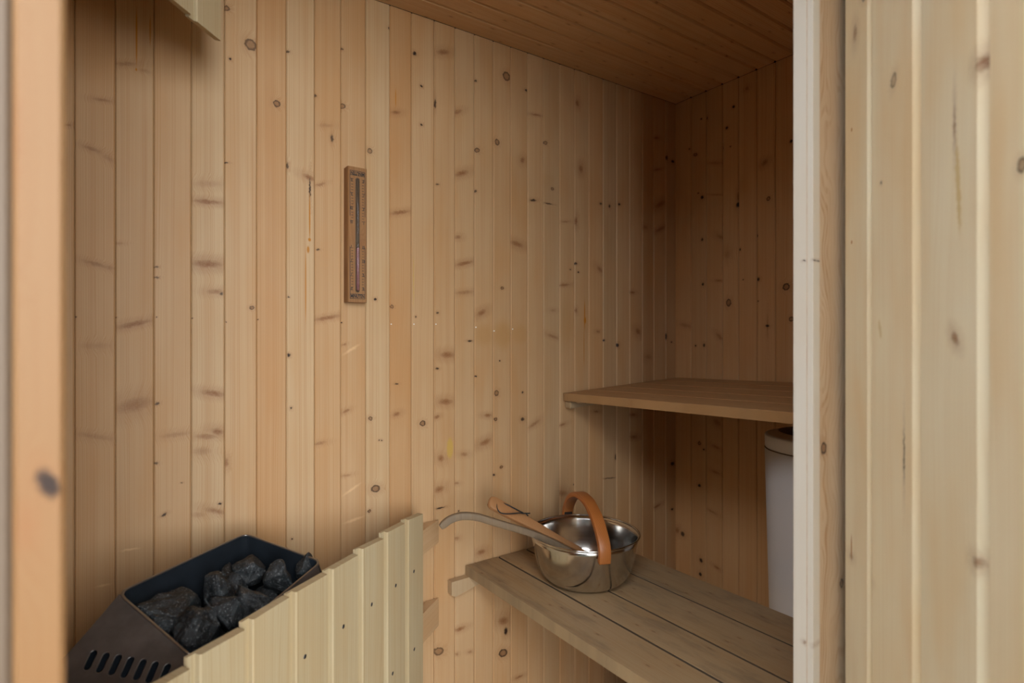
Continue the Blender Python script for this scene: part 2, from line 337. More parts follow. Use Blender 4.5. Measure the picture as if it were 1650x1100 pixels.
def plain(name, col, rough=.5, metal=0.0, var=.0, scale=30, bump=0.0, spec=.5, **k):
    b = NB(name)
    c = (*col, 1)
    if var or bump:
        tc = b.n('ShaderNodeTexCoord').outputs['Object']
        nz = b.noise(tc, scale, 4, .6)
        if var: c = b.mix(b.mr(nz, .3, .7), tuple(q * (1 - var) for q in col), tuple(min(1, q * (1 + var)) for q in col))
        if bump: b.bump(nz, bump, .002)
    b.set(Base_Color=c, Roughness=rough, Metallic=metal, **k)
    b.b.inputs['Specular IOR Level'].default_value = spec
    return b.m
KNOTS_LEFT = """-1.7743 1.5795 0.0138 0.0031 0.08 0.6 s
-1.7369 1.6618 0.0193 0.0038 0.28 0.5 s
-1.7054 1.6569 0.0103 0.0032 -0.04 0.35 s
-1.791 1.4787 0.0151 0.0037 -0.25 0.55 s
-1.7643 1.4655 0.0119 0.005 -0.59 0.35 s
-1.8282 1.5179 0.0058 0.003 0.22 0.7 s
-1.5892 1.4044 0.0286 0.0047 0.05 0.9 s
-1.588 1.4439 0.0267 0.0068 0.16 0.3 s
-1.554 1.4963 0.005 0.0018 0.19 0.9 d
-1.554 1.8389 0.0079 0.0055 0.34 0.8 r
-1.5034 1.7735 0.0122 0.0127 0.3 0.8 r
-1.5453 1.7286 0.0026 0.0028 0.29 1 d
-1.4476 1.6536 0.0077 0.0079 0.24 0.9 r
-1.4234 1.7823 0.0044 0.0029 0.3 0.8 d
-1.3597 1.695 0.0038 0.0038 0.25 0.8 d
-1.4241 1.5133 0.0028 0.0073 0 0.8 d
-1.3743 1.4942 0.0138 0.006 -0.3 0.8 s
-1.3478 1.4821 0.0126 0.003 0.41 0.6 s
-1.3192 1.5999 0.0038 0.0092 0 0.8 d
-1.3344 1.6286 0.0185 0.0046 0.22 0.35 s
-1.1699 1.9212 0.0036 0.0033 0.32 0.8 d
-1.2945 1.8277 0.0033 0.0031 0.3 0.7 d
-1.2938 1.6857 0.008 0.0062 0.24 0.8 r
-1.1508 1.7046 0.0126 0.0049 0.24 0.8 s
-1.0971 1.8765 0.0057 0.005 0.29 1 d
-1.0092 1.9065 0.0204 0.0069 0.29 0.75 s
-1.0768 1.7941 0.0038 0.0034 0.26 1 d
-1.0768 1.6887 0.0038 0.0034 0.22 1 d
-1.0344 1.7566 0.0025 0.012 0 0.9 d
-1.2223 1.5887 0.0067 0.0064 0.2 0.8 r
-1.1385 1.4425 0.0272 0.0049 0.26 0.8 s
-0.9624 1.7517 0.0152 0.0053 0.51 0.7 s
-0.8982 1.6553 0.0087 0.0063 0.2 0.85 r
-0.9035 1.8558 0.0044 0.0036 0.27 0.8 d
-0.9035 1.5355 0.0043 0.0036 0.16 0.8 d
-0.9502 1.5794 0.0234 0.0071 0.39 0.8 s
-0.9624 1.3959 0.0102 0.0053 0.11 0.7 s
-0.7947 1.8987 0.013 0.0131 0.27 0.85 r
-0.8286 1.6933 0.008 0.0092 0.21 0.9 r
-0.7341 1.6577 0.0081 0.0095 -0.45 0.8 s
-0.7197 1.8763 0.0062 0.0038 0.26 0.9 d
-0.7554 1.3977 0.0247 0.0076 -0.19 0.95 s
-0.6807 1.8098 0.022 0.0029 0.1 0.7 s
-0.6433 1.7301 0.0078 0.0059 0.21 0.8 r
-0.693 1.5406 0.0124 0.0039 0.15 0.9 d
-0.6152 1.5889 0.0065 0.005 0.16 0.8 r
-0.5084 1.8898 0.0083 0.0103 0 0.8 s
-0.4918 1.6748 0.0098 0.0124 0 0.9 s
-0.514 1.4983 0.0069 0.0144 0 0.9 s
-0.5601 1.4905 0.0189 0.003 0.13 0.5 s
-0.3999 1.5723 0.0066 0.0043 0.14 0.8 d
-0.358 1.5697 0.0045 0.0065 0 0.9 d
-0.3088 1.5833 0.0063 0.0044 0.14 1 d
-0.0893 1.6149 0.0312 0.0093 0.48 0.95 s
-0.0893 1.5217 0.0311 0.0058 0.44 0.95 s
-0.1105 1.8596 0.0143 0.0046 0.21 0.8 s
-0.1034 1.7428 0.0217 0.0035 0.29 0.7 s
-0.017 1.7893 0.0094 0.0059 0.19 1 d
-0.0517 1.7969 0.0054 0.0094 0 0.9 d
-1.0276 1.5348 0.0059 0.0026 0.16 0.7 d
-1.7861 1.2531 0.0195 0.0037 -0.25 0.6 s
-1.7643 1.2474 0.01 0.0037 -0.14 0.4 s
-1.7471 1.2975 0.0082 0.0025 0.1 0.4 s
-1.7213 1.1355 0.0287 0.0051 0.27 0.75 s
-1.7213 0.9708 0.0303 0.0127 0.23 0.6 s
-1.6828 0.9708 0.0044 0.0026 0.35 0.8 d
-1.6839 1.255 0.0044 0.0017 0.08 0.7 d
-1.6839 1.233 0.0044 0.0017 0.07 0.7 d
-1.5904 1.269 0.0298 0.0081 0.02 1 s
-1.5748 1.209 0.0158 0.0054 0.05 0.6 s
-1.5626 1.2055 0.0037 0.0034 0.05 0.8 d
-1.579 0.9865 0.022 0.0061 -0.21 0.8 s
-1.5712 0.9021 0.0125 0.0068 -0.28 0.9 s
-1.5916 0.8932 0.0216 0.0054 -0.1 0.6 s
-1.5008 1.1766 0.0052 0.0042 0.04 1 r
-1.4214 1.2053 0.0021 0.0022 0.05 0.8 d
-1.4207 1.0678 0.0035 0.0037 -0.01 1 d
-1.4158 0.9424 0.0028 0.0029 -0.07 0.9 d
-1.3313 1.1578 0.0303 0.0046 0.2 0.8 s
-1.3538 1.3229 0.0045 0.0023 0.1 0.8 d
-1.6496 0.9029 0.0268 0.0053 0.07 0.4 s
-1.7861 0.9126 0.0302 0.0049 -0.27 0.35 s
-1.7861 1.0914 0.0245 0.0061 -0 0.25 s
-0.941 1.3237 0.0291 0.0053 0.26 0.9 s
-0.941 1.2402 0.0289 0.0053 0.14 0.55 s
-1.2081 1.2089 0.0042 0.0032 0.04 1 d
-1.1621 1.1913 0.0052 0.0049 0.04 0.8 r
-1.0934 1.167 0.0028 0.0025 0.03 0.9 d
-1.0276 1.1791 0.0039 0.0034 0.03 0.8 d
-0.9964 1.0626 0.0217 0.0087 -0.01 0.9 s
-1.0286 1.0244 0.0058 0.0026 -0.03 0.9 d
-0.9234 1.1018 0.0083 0.0023 0 1 d
-0.8832 1.1841 0.0167 0.0073 0.48 0.9 s
-0.8106 1.26 0.0057 0.0047 0.06 1 r
-0.5654 1.2838 0.0241 0.004 0.12 0.7 s
-0.5153 1.3576 0.0069 0.0041 0.08 0.9 d
-0.5385 1.3371 0.0033 0.0024 0.08 1 d
-0.5029 1.3297 0.0036 0.0027 0.07 1 d
-0.4037 1.3465 0.0149 0.007 -0.57 0.7 s
-0.6126 1.1995 0.0129 0.005 0.03 0.4 s
-0.6126 1.1159 0.0252 0.005 -0.27 0.6 s
-0.3851 1.1043 0.0045 0.0032 0 1 d
-0.3181 1.0869 0.0078 0.0065 -0 1 d
-0.514 1.2027 0.0055 0.0082 0 0.7 s
-1.149 0.9885 0.0053 0.0021 -0.04 0.9 d
-1.149 0.9082 0.0102 0.0049 0.26 0.8 s
-1.2206 0.9025 0.0058 0.0056 -0.08 0.9 r
-1.0731 0.877 0.0084 0.0076 -0.09 1 r
-1.0023 0.9317 0.0217 0.0078 -0.06 0.85 s
-1.0295 0.8913 0.0084 0.0043 0.24 0.8 s
-0.9024 0.9992 0.0032 0.0027 -0.04 1 d
-0.8616 0.8826 0.0131 0.0046 -0.08 0.95 s
-0.8341 0.8685 0.006 0.005 -0.08 1 r
-0.8308 0.9467 0.0078 0.0092 -0.05 0.85 r
-0.7341 0.8613 0.0072 0.0057 -0.08 0.9 d
-0.7341 0.9434 0.0036 0.0029 -0.05 0.9 d
-0.8196 1.0425 0.0027 0.0022 -0.02 1 d
-0.6891 0.8421 0.0244 0.0058 0.44 0.6 s
-1.2891 1.0923 0.0062 0.0023 0.34 0.7 s
-1.2842 0.9262 0.0092 0.0039 0.37 0.8 s
-1.1972 0.8443 0.0022 0.0021 -0.1 1 d
-1.1904 0.8436 0.0022 0.0021 -0.1 1 d
-0.8703 0.805 0.0204 0.0082 0.28 0.95 s
-1.3493 0.8525 0.0147 0.0038 0.07 0.6 s
-1.2073 0.7204 0.0119 0.0096 -0.15 0.95 r
-1.2239 0.6657 0.0042 0.004 -0.18 1 r
-1.0168 0.7755 0.0086 0.0095 0.75 0.8 s
-0.9428 0.7778 0.0124 0.0053 -0.12 0.6 s
-1.0218 0.69 0.0148 0.0086 0.17 0.8 s
-1.0189 0.6379 0.0133 0.0022 0.01 1 d
-0.9665 0.6982 0.0082 0.0035 -0.15 0.6 s
-0.9604 0.6188 0.0031 0.0026 -0.18 0.9 d
-0.9665 0.5425 0.0082 0.0053 -0.2 0.6 s
-1.2836 0.7655 0.0124 0.0031 0.03 0.5 s
-1.2693 0.7284 0.0266 0.0039 0.49 0.7 l
-1.263 0.6507 0.0274 0.0039 0.17 0.7 l
-1.2709 1.0797 0.0252 0.0039 0.54 0.7 l
-1.4136 0.6334 0.0022 0.0022 -0.2 1 d
-1.685 0.847 0.0044 0.0026 -0.13 0.7 d
-1.6382 0.7994 0.0023 0.0013 -0.15 0.8 d
-1.6708 0.7373 0.0053 0.0026 0.46 0.9 d
-1.5663 0.743 0.0037 0.0027 -0.17 1 d
-1.5748 0.7281 0.0205 0.0054 -0.39 0.65 s
-1.607 0.7257 0.0143 0.0054 -0.18 0.35 s
-1.5528 0.8315 0.0037 0.0096 0 0.7 s
-1.6011 0.8619 0.0178 0.0081 -0.11 0.4 s
-1.7286 0.6771 0.0165 0.0025 -0.05 0.8 l
-1.7733 0.6154 0.0135 0.0025 0.05 0.6 l
-0.8129 0.7246 0.0057 0.0046 -0.13 1 r
-0.8397 0.7042 0.0045 0.0037 -0.14 0.9 d
-0.5734 0.83 0.0152 0.004 0.19 0.7 s
-0.2387 0.8366 0.0163 0.0056 -0.08 0.9 s
-0.2354 0.7568 0.0197 0.0067 -0.1 0.95 s
-0.3274 0.6955 0.0046 0.0109 0 0.9 d
-0.358 0.6259 0.0302 0.0017 -0.07 0.8 d
-0.5222 0.629 0.0036 0.0027 -0.15 1 d
-0.5707 0.607 0.0242 0.0091 -0.16 0.65 s
-0.4205 0.8611 0.0117 0.0032 -0.07 0.8 s
-0.6306 1.539 0.0176 0.0018 0.01 1 d
-0.2419 1.2762 0.013 0.0045 0.05 0.9 s
-0.1724 1.5187 0.0136 0.0068 0.12 0.5 s
-0.2125 1.136 0.0141 0.0099 -0.59 0.9 s
-0.1554 1.0428 0.0171 0.0091 -0.02 0.5 s
-0.0554 1.1188 0.0054 0.0118 0 0.9 d
-0.0244 1.0976 0.0044 0.0028 -0 0.9 d
-0.4129 1.1339 0.0088 0.0042 0.01 0.7 s
-0.8841 0.4857 0.0145 0.0072 0.01 0.85 s
-0.9563 0.2827 0.0172 0.0053 0.01 0.8 s
-1.0247 0.2414 0.0163 0.0103 -0.31 0.8 r
-0.9234 0.2067 0.0088 0.0036 -0.31 0.6 s
-0.9665 0.2146 0.0064 0.0035 -0.32 0.6 s
-0.8061 0.2616 0.0189 0.0112 -0.29 0.85 s
-0.797 0.2279 0.0064 0.0112 -0.01 1 d
-0.807 0.1658 0.0155 0.0112 -0.32 1 r
-0.7469 0.0732 0.0156 0.0038 -0.06 0.8 s
-0.0185 0.6327 0.0111 0.0071 -0.13 1 d
-0.107 0.4857 0.0217 0.0046 0.21 0.8 s
-0.0207 0.4589 0.0075 0.0047 -0.17 1 d
-0.8746 1.1182 0.0302 0.0309 0.01 0.75 y
-0.8083 1.1186 0.0317 0.0391 0.01 1 y
-0.7436 1.1228 0.0284 0.0286 0.01 0.7 y
-0.5547 1.1608 0.0268 0.0811 0 0.5 y
-0.1554 1.3973 0.0273 0.0915 0 0.5 y
-0.9885 0.8 0.0099 0.0279 0 1 g
-0.6407 1.6124 0.0309 0.0197 0.17 0.3 y
-1.7181 1.7219 0.0008 0.0609 0 0.9 o
-1.7187 1.6557 0.0017 0.0032 0 1 o
-1.6947 1.7422 0.0009 0.0308 0 0.7 o
-1.3724 1.4691 0.0019 0.0239 0 1 d
-1.3729 1.3988 0.0013 0.0568 0 1 o
-1.3732 1.345 0.0035 0.0045 0.11 1 o
-1.3765 1.3208 0.0032 0.0089 0 0.9 o
-1.3823 1.2339 0.001 0.0893 0 0.8 o
-1.1517 1.7421 0.0014 0.0246 0 0.8 o
-0.475 1.1873 0.0028 0.054 0 0.9 o
-0.4735 1.1707 0.0056 0.0125 0 1 o
-0.4778 1.0792 0.0017 0.0623 0 0.9 o
-1.0998 1.2588 0.0015 0.0669 0 0.8 g
-1.815 1.147 0.0009 0.0012 0.03 1 d
-1.7512 1.1474 0.001 0.0012 0.02 1 d
-1.6839 1.1504 0.0011 0.0013 0.03 1 d
-1.6187 1.1494 0.0012 0.0013 0.02 1 d
-1.5534 1.1427 0.0012 0.0014 0.02 1 d
-1.4884 1.1497 0.0013 0.0014 0.02 1 d
-1.2945 1.1463 0.0016 0.0015 0.02 1 d
-1.1639 1.1456 0.0017 0.0016 0.02 1 w
-1.0989 1.1468 0.0018 0.0017 0.02 1 w
-1.0324 1.148 0.0019 0.0017 0.02 1 w
-0.9024 1.1414 0.0021 0.0018 0.01 1 w
-0.8386 1.1313 0.0022 0.0018 0.01 1 w
-0.7717 1.1377 0.0023 0.0019 0.01 1 w"""
KNOTS_BACK = """0.1361 1.9128 0.0055 0.0068 -0.32 1 d
0.115 1.9183 0.0034 0.0027 -0.32 1 d
0.2194 1.8528 0.0051 0.0053 -0.3 1 d
0.246 1.918 0.005 0.0052 -0.33 1 d
0.2962 1.9632 0.0064 0.0058 0.89 0.9 s
0.0895 1.7942 0.0084 0.006 -0.27 1 r
0.0635 1.8223 0.0043 0.0035 -0.27 0.8 d
0.2022 1.7865 0.0037 0.0066 0 0.7 d
0.234 1.783 0.003 0.003 -0.28 0.8 d
0.3596 1.6935 0.0121 0.0079 0.6 0.85 s
0.449 1.7381 0.0052 0.0059 -0.29 1 d
0.1721 1.7415 0.0315 0.0045 -0.26 0.5 s
0.119 1.6289 0.006 0.0068 -0.21 1 d
0.1017 1.6486 0.0027 0.0023 -0.21 1 d
0.119 1.4748 0.0046 0.0057 -0.15 0.9 d
0.2625 1.5736 0.0072 0.0086 -0.2 1 d
0.2625 1.5986 0.0047 0.0172 0 0.7 s
0.3725 1.5713 0.0066 0.007 -0.21 1 r
0.2708 1.4169 0.003 0.0043 0 1 d
0.3333 1.4544 0.0029 0.0063 0 0.8 d
0.1972 1.471 0.0207 0.0066 -0.52 0.6 s
0.1797 1.6258 0.0284 0.0022 -0.21 0.6 s
0.1219 1.3104 0.0053 0.0057 -0.08 1 d
0.2267 1.2364 0.0097 0.0131 -0.06 0.95 r
0.2826 1.3131 0.0023 0.0021 -0.09 1 d
0.3377 1.3081 0.0055 0.0062 -0.09 1 d
0.4323 1.2755 0.0112 0.011 -0.08 1 r
0.449 1.1713 0.008 0.0079 -0.03 0.9 r
0.3695 1.1513 0.0064 0.0051 -0.02 1 d
0.3695 1.1513 0.0032 0.0369 0 0.5 s
0.1873 1.3173 0.0151 0.0033 -0.09 0.7 s
0.3368 1.2353 0.0022 0.0021 -0.06 1 d
0.044 1.161 0.0252 0.007 -0.24 0.5 s
0.0909 1.0839 0.0032 0.0037 0.01 1 d
0.1269 1.0864 0.0045 0.0068 0 0.9 d
0.1898 1.1177 0.0166 0.0061 -0.73 0.65 s
0.2789 1.6335 0.0209 0.0341 0 0.6 y
0.2071 1.4189 0.0249 0.0264 -0.13 0.4 y
0.2218 1.406 0.0123 0.0131 -0.13 0.4 s
0.107 0.7244 0.0068 0.0069 0.15 1 r
0.107 0.5686 0.0068 0.0057 0.21 1 d
0.1256 0.7044 0.004 0.0034 0.16 1 d
0.1797 0.8108 0.0162 0.0089 -0.46 0.65 s
0.1762 0.7213 0.0166 0.0045 -0.25 0.65 s
0.1762 0.6306 0.0168 0.0045 -0.13 0.65 s
0.1594 0.4855 0.0229 0.0045 -0.25 0.5 s
0.007 0.376 0.0096 0.0119 -0.39 0.95 s
0.0327 0.369 0.0088 0.0094 0.27 0.9 d
0.114 0.2948 0.007 0.008 0.31 1 d
0.111 0.2424 0.0062 0.0069 0.33 1 d
0.1797 0.2903 0.0129 0.0044 -0.28 0.8 s"""

# ------------------------------------------------------------------ wood colours
BLOCK_H = 2.45  # height of the added light-blocking walls outside
rng = random.Random(11)
PINE = (.545, .347, .180)
FZ = -.12                              # floor level
def tint(base, f, warm=0.0):
    return (min(.9, base[0] * f * (1 + .03 * warm)), min(.9, base[1] * f * (1 - .06 * warm)), min(.9, base[2] * f * (1 - .16 * warm)))
def parse(t):
    out = []
    for r in t.split('\n'):
        a = r.split()
        out.append(tuple(float(q) for q in a[:6]) + (a[6],))
    return out

M_DARK = plain('backing_shadow_gap', (.06, .04, .03), .9)
M_CEIL = pine('pine_ceiling', (.62, .385, .205), grain=.7, pitch=.005, curve=.02, vor=.32, tone=.10)
M_FLOOR = pine('pine_floor', (.62, .48, .32), grain=.5, dirt=.08)
M_PLAINWALL = pine('pine_lining', PINE, grain=.5, vor=.6)
M_GUARD = pine('pine_guard', (.49, .395, .243), grain=.75, pitch=.006, curve=.02, tone=.09, rough=.6, late=(.84, .74, .60))
M_GUARD_END = pine('pine_guard_batten', (.60, .40, .22), grain=.5)
M_BENCH = pine('bench_pine_weathered', (.36, .25, .138), grain=.7, pitch=.0036, curve=.02, tone=.10, vor=.4, dirt=.40, rough=.6)
M_BENCHU = pine('bench_pine', (.42, .25, .115), grain=.45, pitch=.0036, curve=.02, tone=.08, vor=.35, dirt=.12, rough=.5)
M_CLEAT = pine('cleat_pine', (.48, .35, .21), grain=.5, vor=.5)
M_TRIM_PALE = pine('trim_pale', (.72, .66, .57), grain=.12, tone=.04, rough=.55,
                   knots=[(.006, 1.221, .0022, .0014, 0, .9, 'd'), (.0075, .648, .003, .002, 0, .7, 's'), (.0075, .565, .003, .003, 0, .9, 's')])
M_TRIM_FACE = pine('trim_flat_sawn', (.66, .50, .34), grain=1.0, pitch=.012, curve=.09, tone=.08, along=4.5, late=(.74, .56, .42), knots=[
    (-.031, .9378, .0085, .0085, 0, 1, 'r'), (.027, .7183, .006, .007, 0, .9, 'r'), (-.044, .95, .006, .008, 0, .45, 's')])
M_JAMB = pine('jamb_orange', (.26, .138, .058), grain=.25, pitch=.006, tone=.10, knots=[
    (.0035, 1.021, .0048, .009, .4, 1, 'd'), (-.006, 1.0, .007, .014, 0, .5, 's'), (-.010, 1.21, .003, .03, 0, .4, 's')])
M_CASE = pine('near_casing', (.16, .115, .08), grain=.3)
M_EDGE = pine('bench_dark_gap_edge', (.085, .060, .038), grain=.4, dirt=.5, rough=.75)
M_OUT = pine('outer_cladding', (.25, .20, .155), grain=.3)

# ------------------------------------------------------------------ room shell
BW = .065
CEIL_SLOPE = .0264                      # the roof falls a little towards the heater end
def ceil_z(X): return 2.0125 + CEIL_SLOPE * X
X_END, Y_IN, Y_OUT = -2.06, -.93, -.96

def wall(name, lo, hi, mat=M_DARK):
    me = box(name, lo, hi, mat)
    return tag(obj(name, me), kind='structure')

# wall_left -----------------------------------------------------------------
seamsL = [-2.013, -1.948, -1.883, -1.8179, -1.7534, -1.6885, -1.6208, -1.5567, -1.4909, -1.4262, -1.3613, -1.2969, -1.233, -1.1682, -1.1051,
          -1.0372, -.9713, -.9066, -.8419, -.7779, -.7137, -.6508, -.5839, -.5194, -.4551, -.388, -.3225, -.2565, -.1892,
          -.1258, -.0582, .0035]
toneL = {3: (.97, .3), 4: (.98, .0), 5: (1.02, .0), 6: (1.07, -.8), 7: (1.04, -.3), 8: (.96, .7), 9: (1.06, -.7), 10: (.99, .2), 11: (.97, .2),
         12: (1.08, -.9), 13: (.95, .9), 14: (1.03, -.1), 15: (1.0, .2), 16: (1.03, -.2), 17: (1.02, -.1), 18: (1.0, .1), 19: (.96, .4), 20: (1.02, 0)}
wl = wall('wall_left', (X_END - .12, .012, FZ), (.12, .10, 2.12))
kL = parse(KNOTS_LEFT)
for i in range(len(seamsL) - 1):
    a, b_ = seamsL[i], seamsL[i + 1]
    c0, w = (a + b_) / 2, b_ - a
    f, wm = toneL.get(i, (1 + rng.uniform(-.05, .04), rng.uniform(-.5, .6)))
    ks = [(k[0] - c0, k[1]) + k[2:] for k in kL if a <= k[0] < b_]
    quarter = i < 13
    m = pine('pine_wall_board', tint(PINE, f, wm), ks, grain=(.75 if quarter else .5), pitch=(.0037 if quarter else .0046),
             curve=(.006 if quarter else .018), seed=i * 3.7, tone=.14)
    top = ceil_z(a) - .002
    me = prism('plank', board_profile(w, .012, .0022 if quarter else .0032, gap=.0005), top, m, y0=FZ, cut=lambda x, z, c0=c0: ceil_z(c0 + x) - .0006)
    obj('plank', me, wl, frame((1, 0, 0), (0, 0, 1), (0, -1, 0), (c0, 0, 0)))

obj('plank', prism('plank', board_profile(.0640, .012, .0022), ceil_z(-2.08), M_PLAINWALL, y0=FZ), wl, frame((1, 0, 0), (0, 0, 1), (0, -1, 0), (-2.0452, 0, 0)))

# wall_back -----------------------------------------------------------------
seamsB = [-.0035, .0707, .1356, .2022, .2649, .3311, .3958, .461, .526, .591, .656, .721, .786, .851, .93]
wb = wall('wall_back', (.012, Y_OUT, FZ), (.10, .012, 2.06))
kB = parse(KNOTS_BACK)
for i in range(len(seamsB) - 1):
    a, b_ = seamsB[i], seamsB[i + 1]
    c0, w = (a + b_) / 2, b_ - a
    ks = [(k[0] - c0, k[1]) + k[2:] for k in kB if a <= k[0] < b_]
    f, wm = 1 + rng.uniform(-.05, .03), rng.uniform(-.2, .6)
    if i < 7: m = pine('pine_wall_board', tint(PINE, f * 1.0, wm + .3), ks, grain=.6, pitch=.0046, curve=.014, seed=50 + i * 3.7, tone=.11)
    else: m = M_PLAINWALL
    me = prism('plank', board_profile(w, .012, .0030), ceil_z(0) - .0006, m, y0=FZ)
    obj('plank', me, wb, frame((0, -1, 0), (0, 0, 1), (-1, 0, 0), (0, -c0, 0)))

# wall_side (behind the heater, left of the frame) --------------------------
ws = wall('wall_side', (X_END - .10, Y_OUT, FZ), (X_END - .012, .012, 2.04))
for i in range(14):
    me = prism('plank', board_profile(.0664, .012, .0035), ceil_z(X_END) - .004, M_PLAINWALL, y0=FZ)
    obj('plank', me, ws, frame((0, 1, 0), (0, 0, 1), (1, 0, 0), (X_END, -.035 - i * .0664, 0)))

# ceiling -------------------------------------------------------------------
ang = math.atan(CEIL_SLOPE)
ce = tag(obj('ceiling', prism('ceiling', [(-.50, .012), (.52, .012), (.52, .09), (-.50, .09)], .12, M_DARK, y0=-2.2),
             None, frame((0, -1, 0), (math.cos(ang), 0, math.sin(ang)), (-math.sin(ang), 0, math.cos(ang)), (0, -.465, 2.0125))), kind='structure')
cs = [-.004] + seamsB[1:]
for i in range(len(cs) - 1):
    a, b_ = cs[i], cs[i + 1]
    prof = board_profile(b_ - a, .012, .0045, gap=.0016)
    splits = {2: (-.62,), 4: (-.93,), 5: (-.31,)}.get(i, ())
    ends = [-2.06] + list(splits) + [-.001]
    for s0, s1 in zip(ends[:-1], ends[1:]):
        me = prism('plank', prof, (s1 - s0) / math.cos(ang) - .0008, M_CEIL)
        obj('plank', me, ce, frame((0, 1, 0), (math.cos(ang), 0, math.sin(ang)), (math.sin(ang), 0, -math.cos(ang)),
                                   (s0, -(a + b_) / 2, ceil_z(s0))))

# floor and ground outside ---------------------------------------------------
fl = wall('floor', (X_END - .1, Y_OUT, FZ - .08), (.1, .1, FZ - .016))
for i in range(10):
    me = prism('plank', board_profile(.098, .015, .002), 2.05, M_FLOOR)
    obj('plank', me, fl, frame((0, -1, 0), (1, 0, 0), (0, 0, 1), (X_END + .005, -.05 - i * .098, FZ)))
M_BLOCK = plain('dark_light_block', (.06, .05, .04), .85, var=.2, scale=8)  # for unseen walls and roof added to shape daylight; dark to limit bounce
wall('light_block_left', (-3.06, -2.60, -.25), (-3.0, .3, BLOCK_H - .12), M_BLOCK)  # these four walls are added out of view to block and frame the sky
wall('light_block_rear_left', (-3.06, -2.66, -.25), (-2.30, -2.60, BLOCK_H), M_BLOCK)
wall('light_block_rear', (-1.32, -2.66, -.25), (1.6, -2.60, BLOCK_H + .1), M_BLOCK)
wall('light_block_right', (1.6, -2.66, -.25), (1.66, .3, BLOCK_H), M_BLOCK)
wall('light_block_roof', (-2.05, -2.66, 2.30), (1.66, -.93, 2.36), M_BLOCK)  # unseen slab added to keep overhead sky off the door posts
gr = tag(obj('ground', box('ground', (-9, -9, -.40), (7, 5, -.25), plain('dark_ground', (.07, .075, .05), .95, var=.25, scale=25))), kind='structure')  # unseen ground, kept dark to hold down bounced light

# wall_right: the wall with the doorway --------------------------------------
LJ, RJ = -1.7985, -.9113
wr = wall('wall_right', (RJ + .002, Y_OUT + .004, FZ), (.10, Y_IN - .012, 2.08), M_OUT)
obj('lintel', box('lintel', (LJ - .02, Y_OUT, 1.92), (RJ + .03, Y_IN - .012, 2.05), M_OUT), wr)
obj('panel', box('panel', (X_END - .1, Y_OUT + .004, FZ), (LJ - .001, Y_IN - .012, 2.05), M_OUT), wr)
n = 14
for i in range(n):
    w = (0 - (RJ + .002)) / n
    me = prism('plank', board_profile(w, .011, .003), ceil_z(0) - .03, M_PLAINWALL, y0=FZ)
    obj('plank', me, wr, frame((-1, 0, 0), (0, 0, 1), (0, 1, 0), (RJ + .002 + w * (i + .5), Y_IN, 0)))
for i in range(4):
    me = prism('plank', board_profile(.065, .011, .003), ceil_z(X_END) - .03, M_PLAINWALL, y0=FZ)
    obj('plank', me, wr, frame((-1, 0, 0), (0, 0, 1), (0, 1, 0), (X_END + .0325 + .065 * i, Y_IN, 0)))

# trim_1: right-hand door post, three pieces ---------------------------------
t1 = empty('trim_1', (RJ, Y_OUT, FZ), kind='structure')
obj('lining_edge', prism('lining_edge', [(-.0103, -.02), (-.0103, -.0006), (-.0098, 0), (.0092, 0), (.0095, -.0005), (.0095, -.02)], 1.92, M_TRIM_PALE, y0=FZ), t1,
    frame((0, -1, 0), (0, 0, 1), (-1, 0, 0), (RJ, -.9403, 0)))
obj('lining_strip', prism('lining_strip', [(-.0042, -.02), (-.0042, -.0004), (-.0038, 0), (.0040, 0), (.0045, -.0006), (.0045, -.02)], 1.92, M_TRIM_PALE, y0=FZ), t1,
    frame((0, -1, 0), (0, 0, 1), (-1, 0, 0), (RJ, -.9552, 0)))
obj('casing', prism('casing', board_profile(.126, .02, .002), 1.99, M_TRIM_FACE, y0=FZ - .05), t1,
    frame((1, 0, 0), (0, 0, 1), (0, -1, 0), (RJ + .0005 + .063, -.9597, 0)))
# trim_2: near left door post -------------------------------------------------
t2 = empty('trim_2', (LJ, -.97, FZ), kind='structure')
obj('post', prism('post', [(-.0115, -.035), (-.0115, -.002), (-.0095, 0), (.0085, 0), (.0108, -.0025), (.0085, -.035)], 1.92, M_JAMB, y0=FZ), t2,
    frame((1, 0, 0), (0, 0, 1), (0, -1, 0), (LJ + .0112, -.97, 0)))
obj('casing', prism('casing', board_profile(.09, .018, .003), 1.99, M_CASE, y0=FZ - .05), t2,
    frame((1, 0, 0), (0, 0, 1), (0, -1, 0), (LJ - .0455, -.962, 0)))

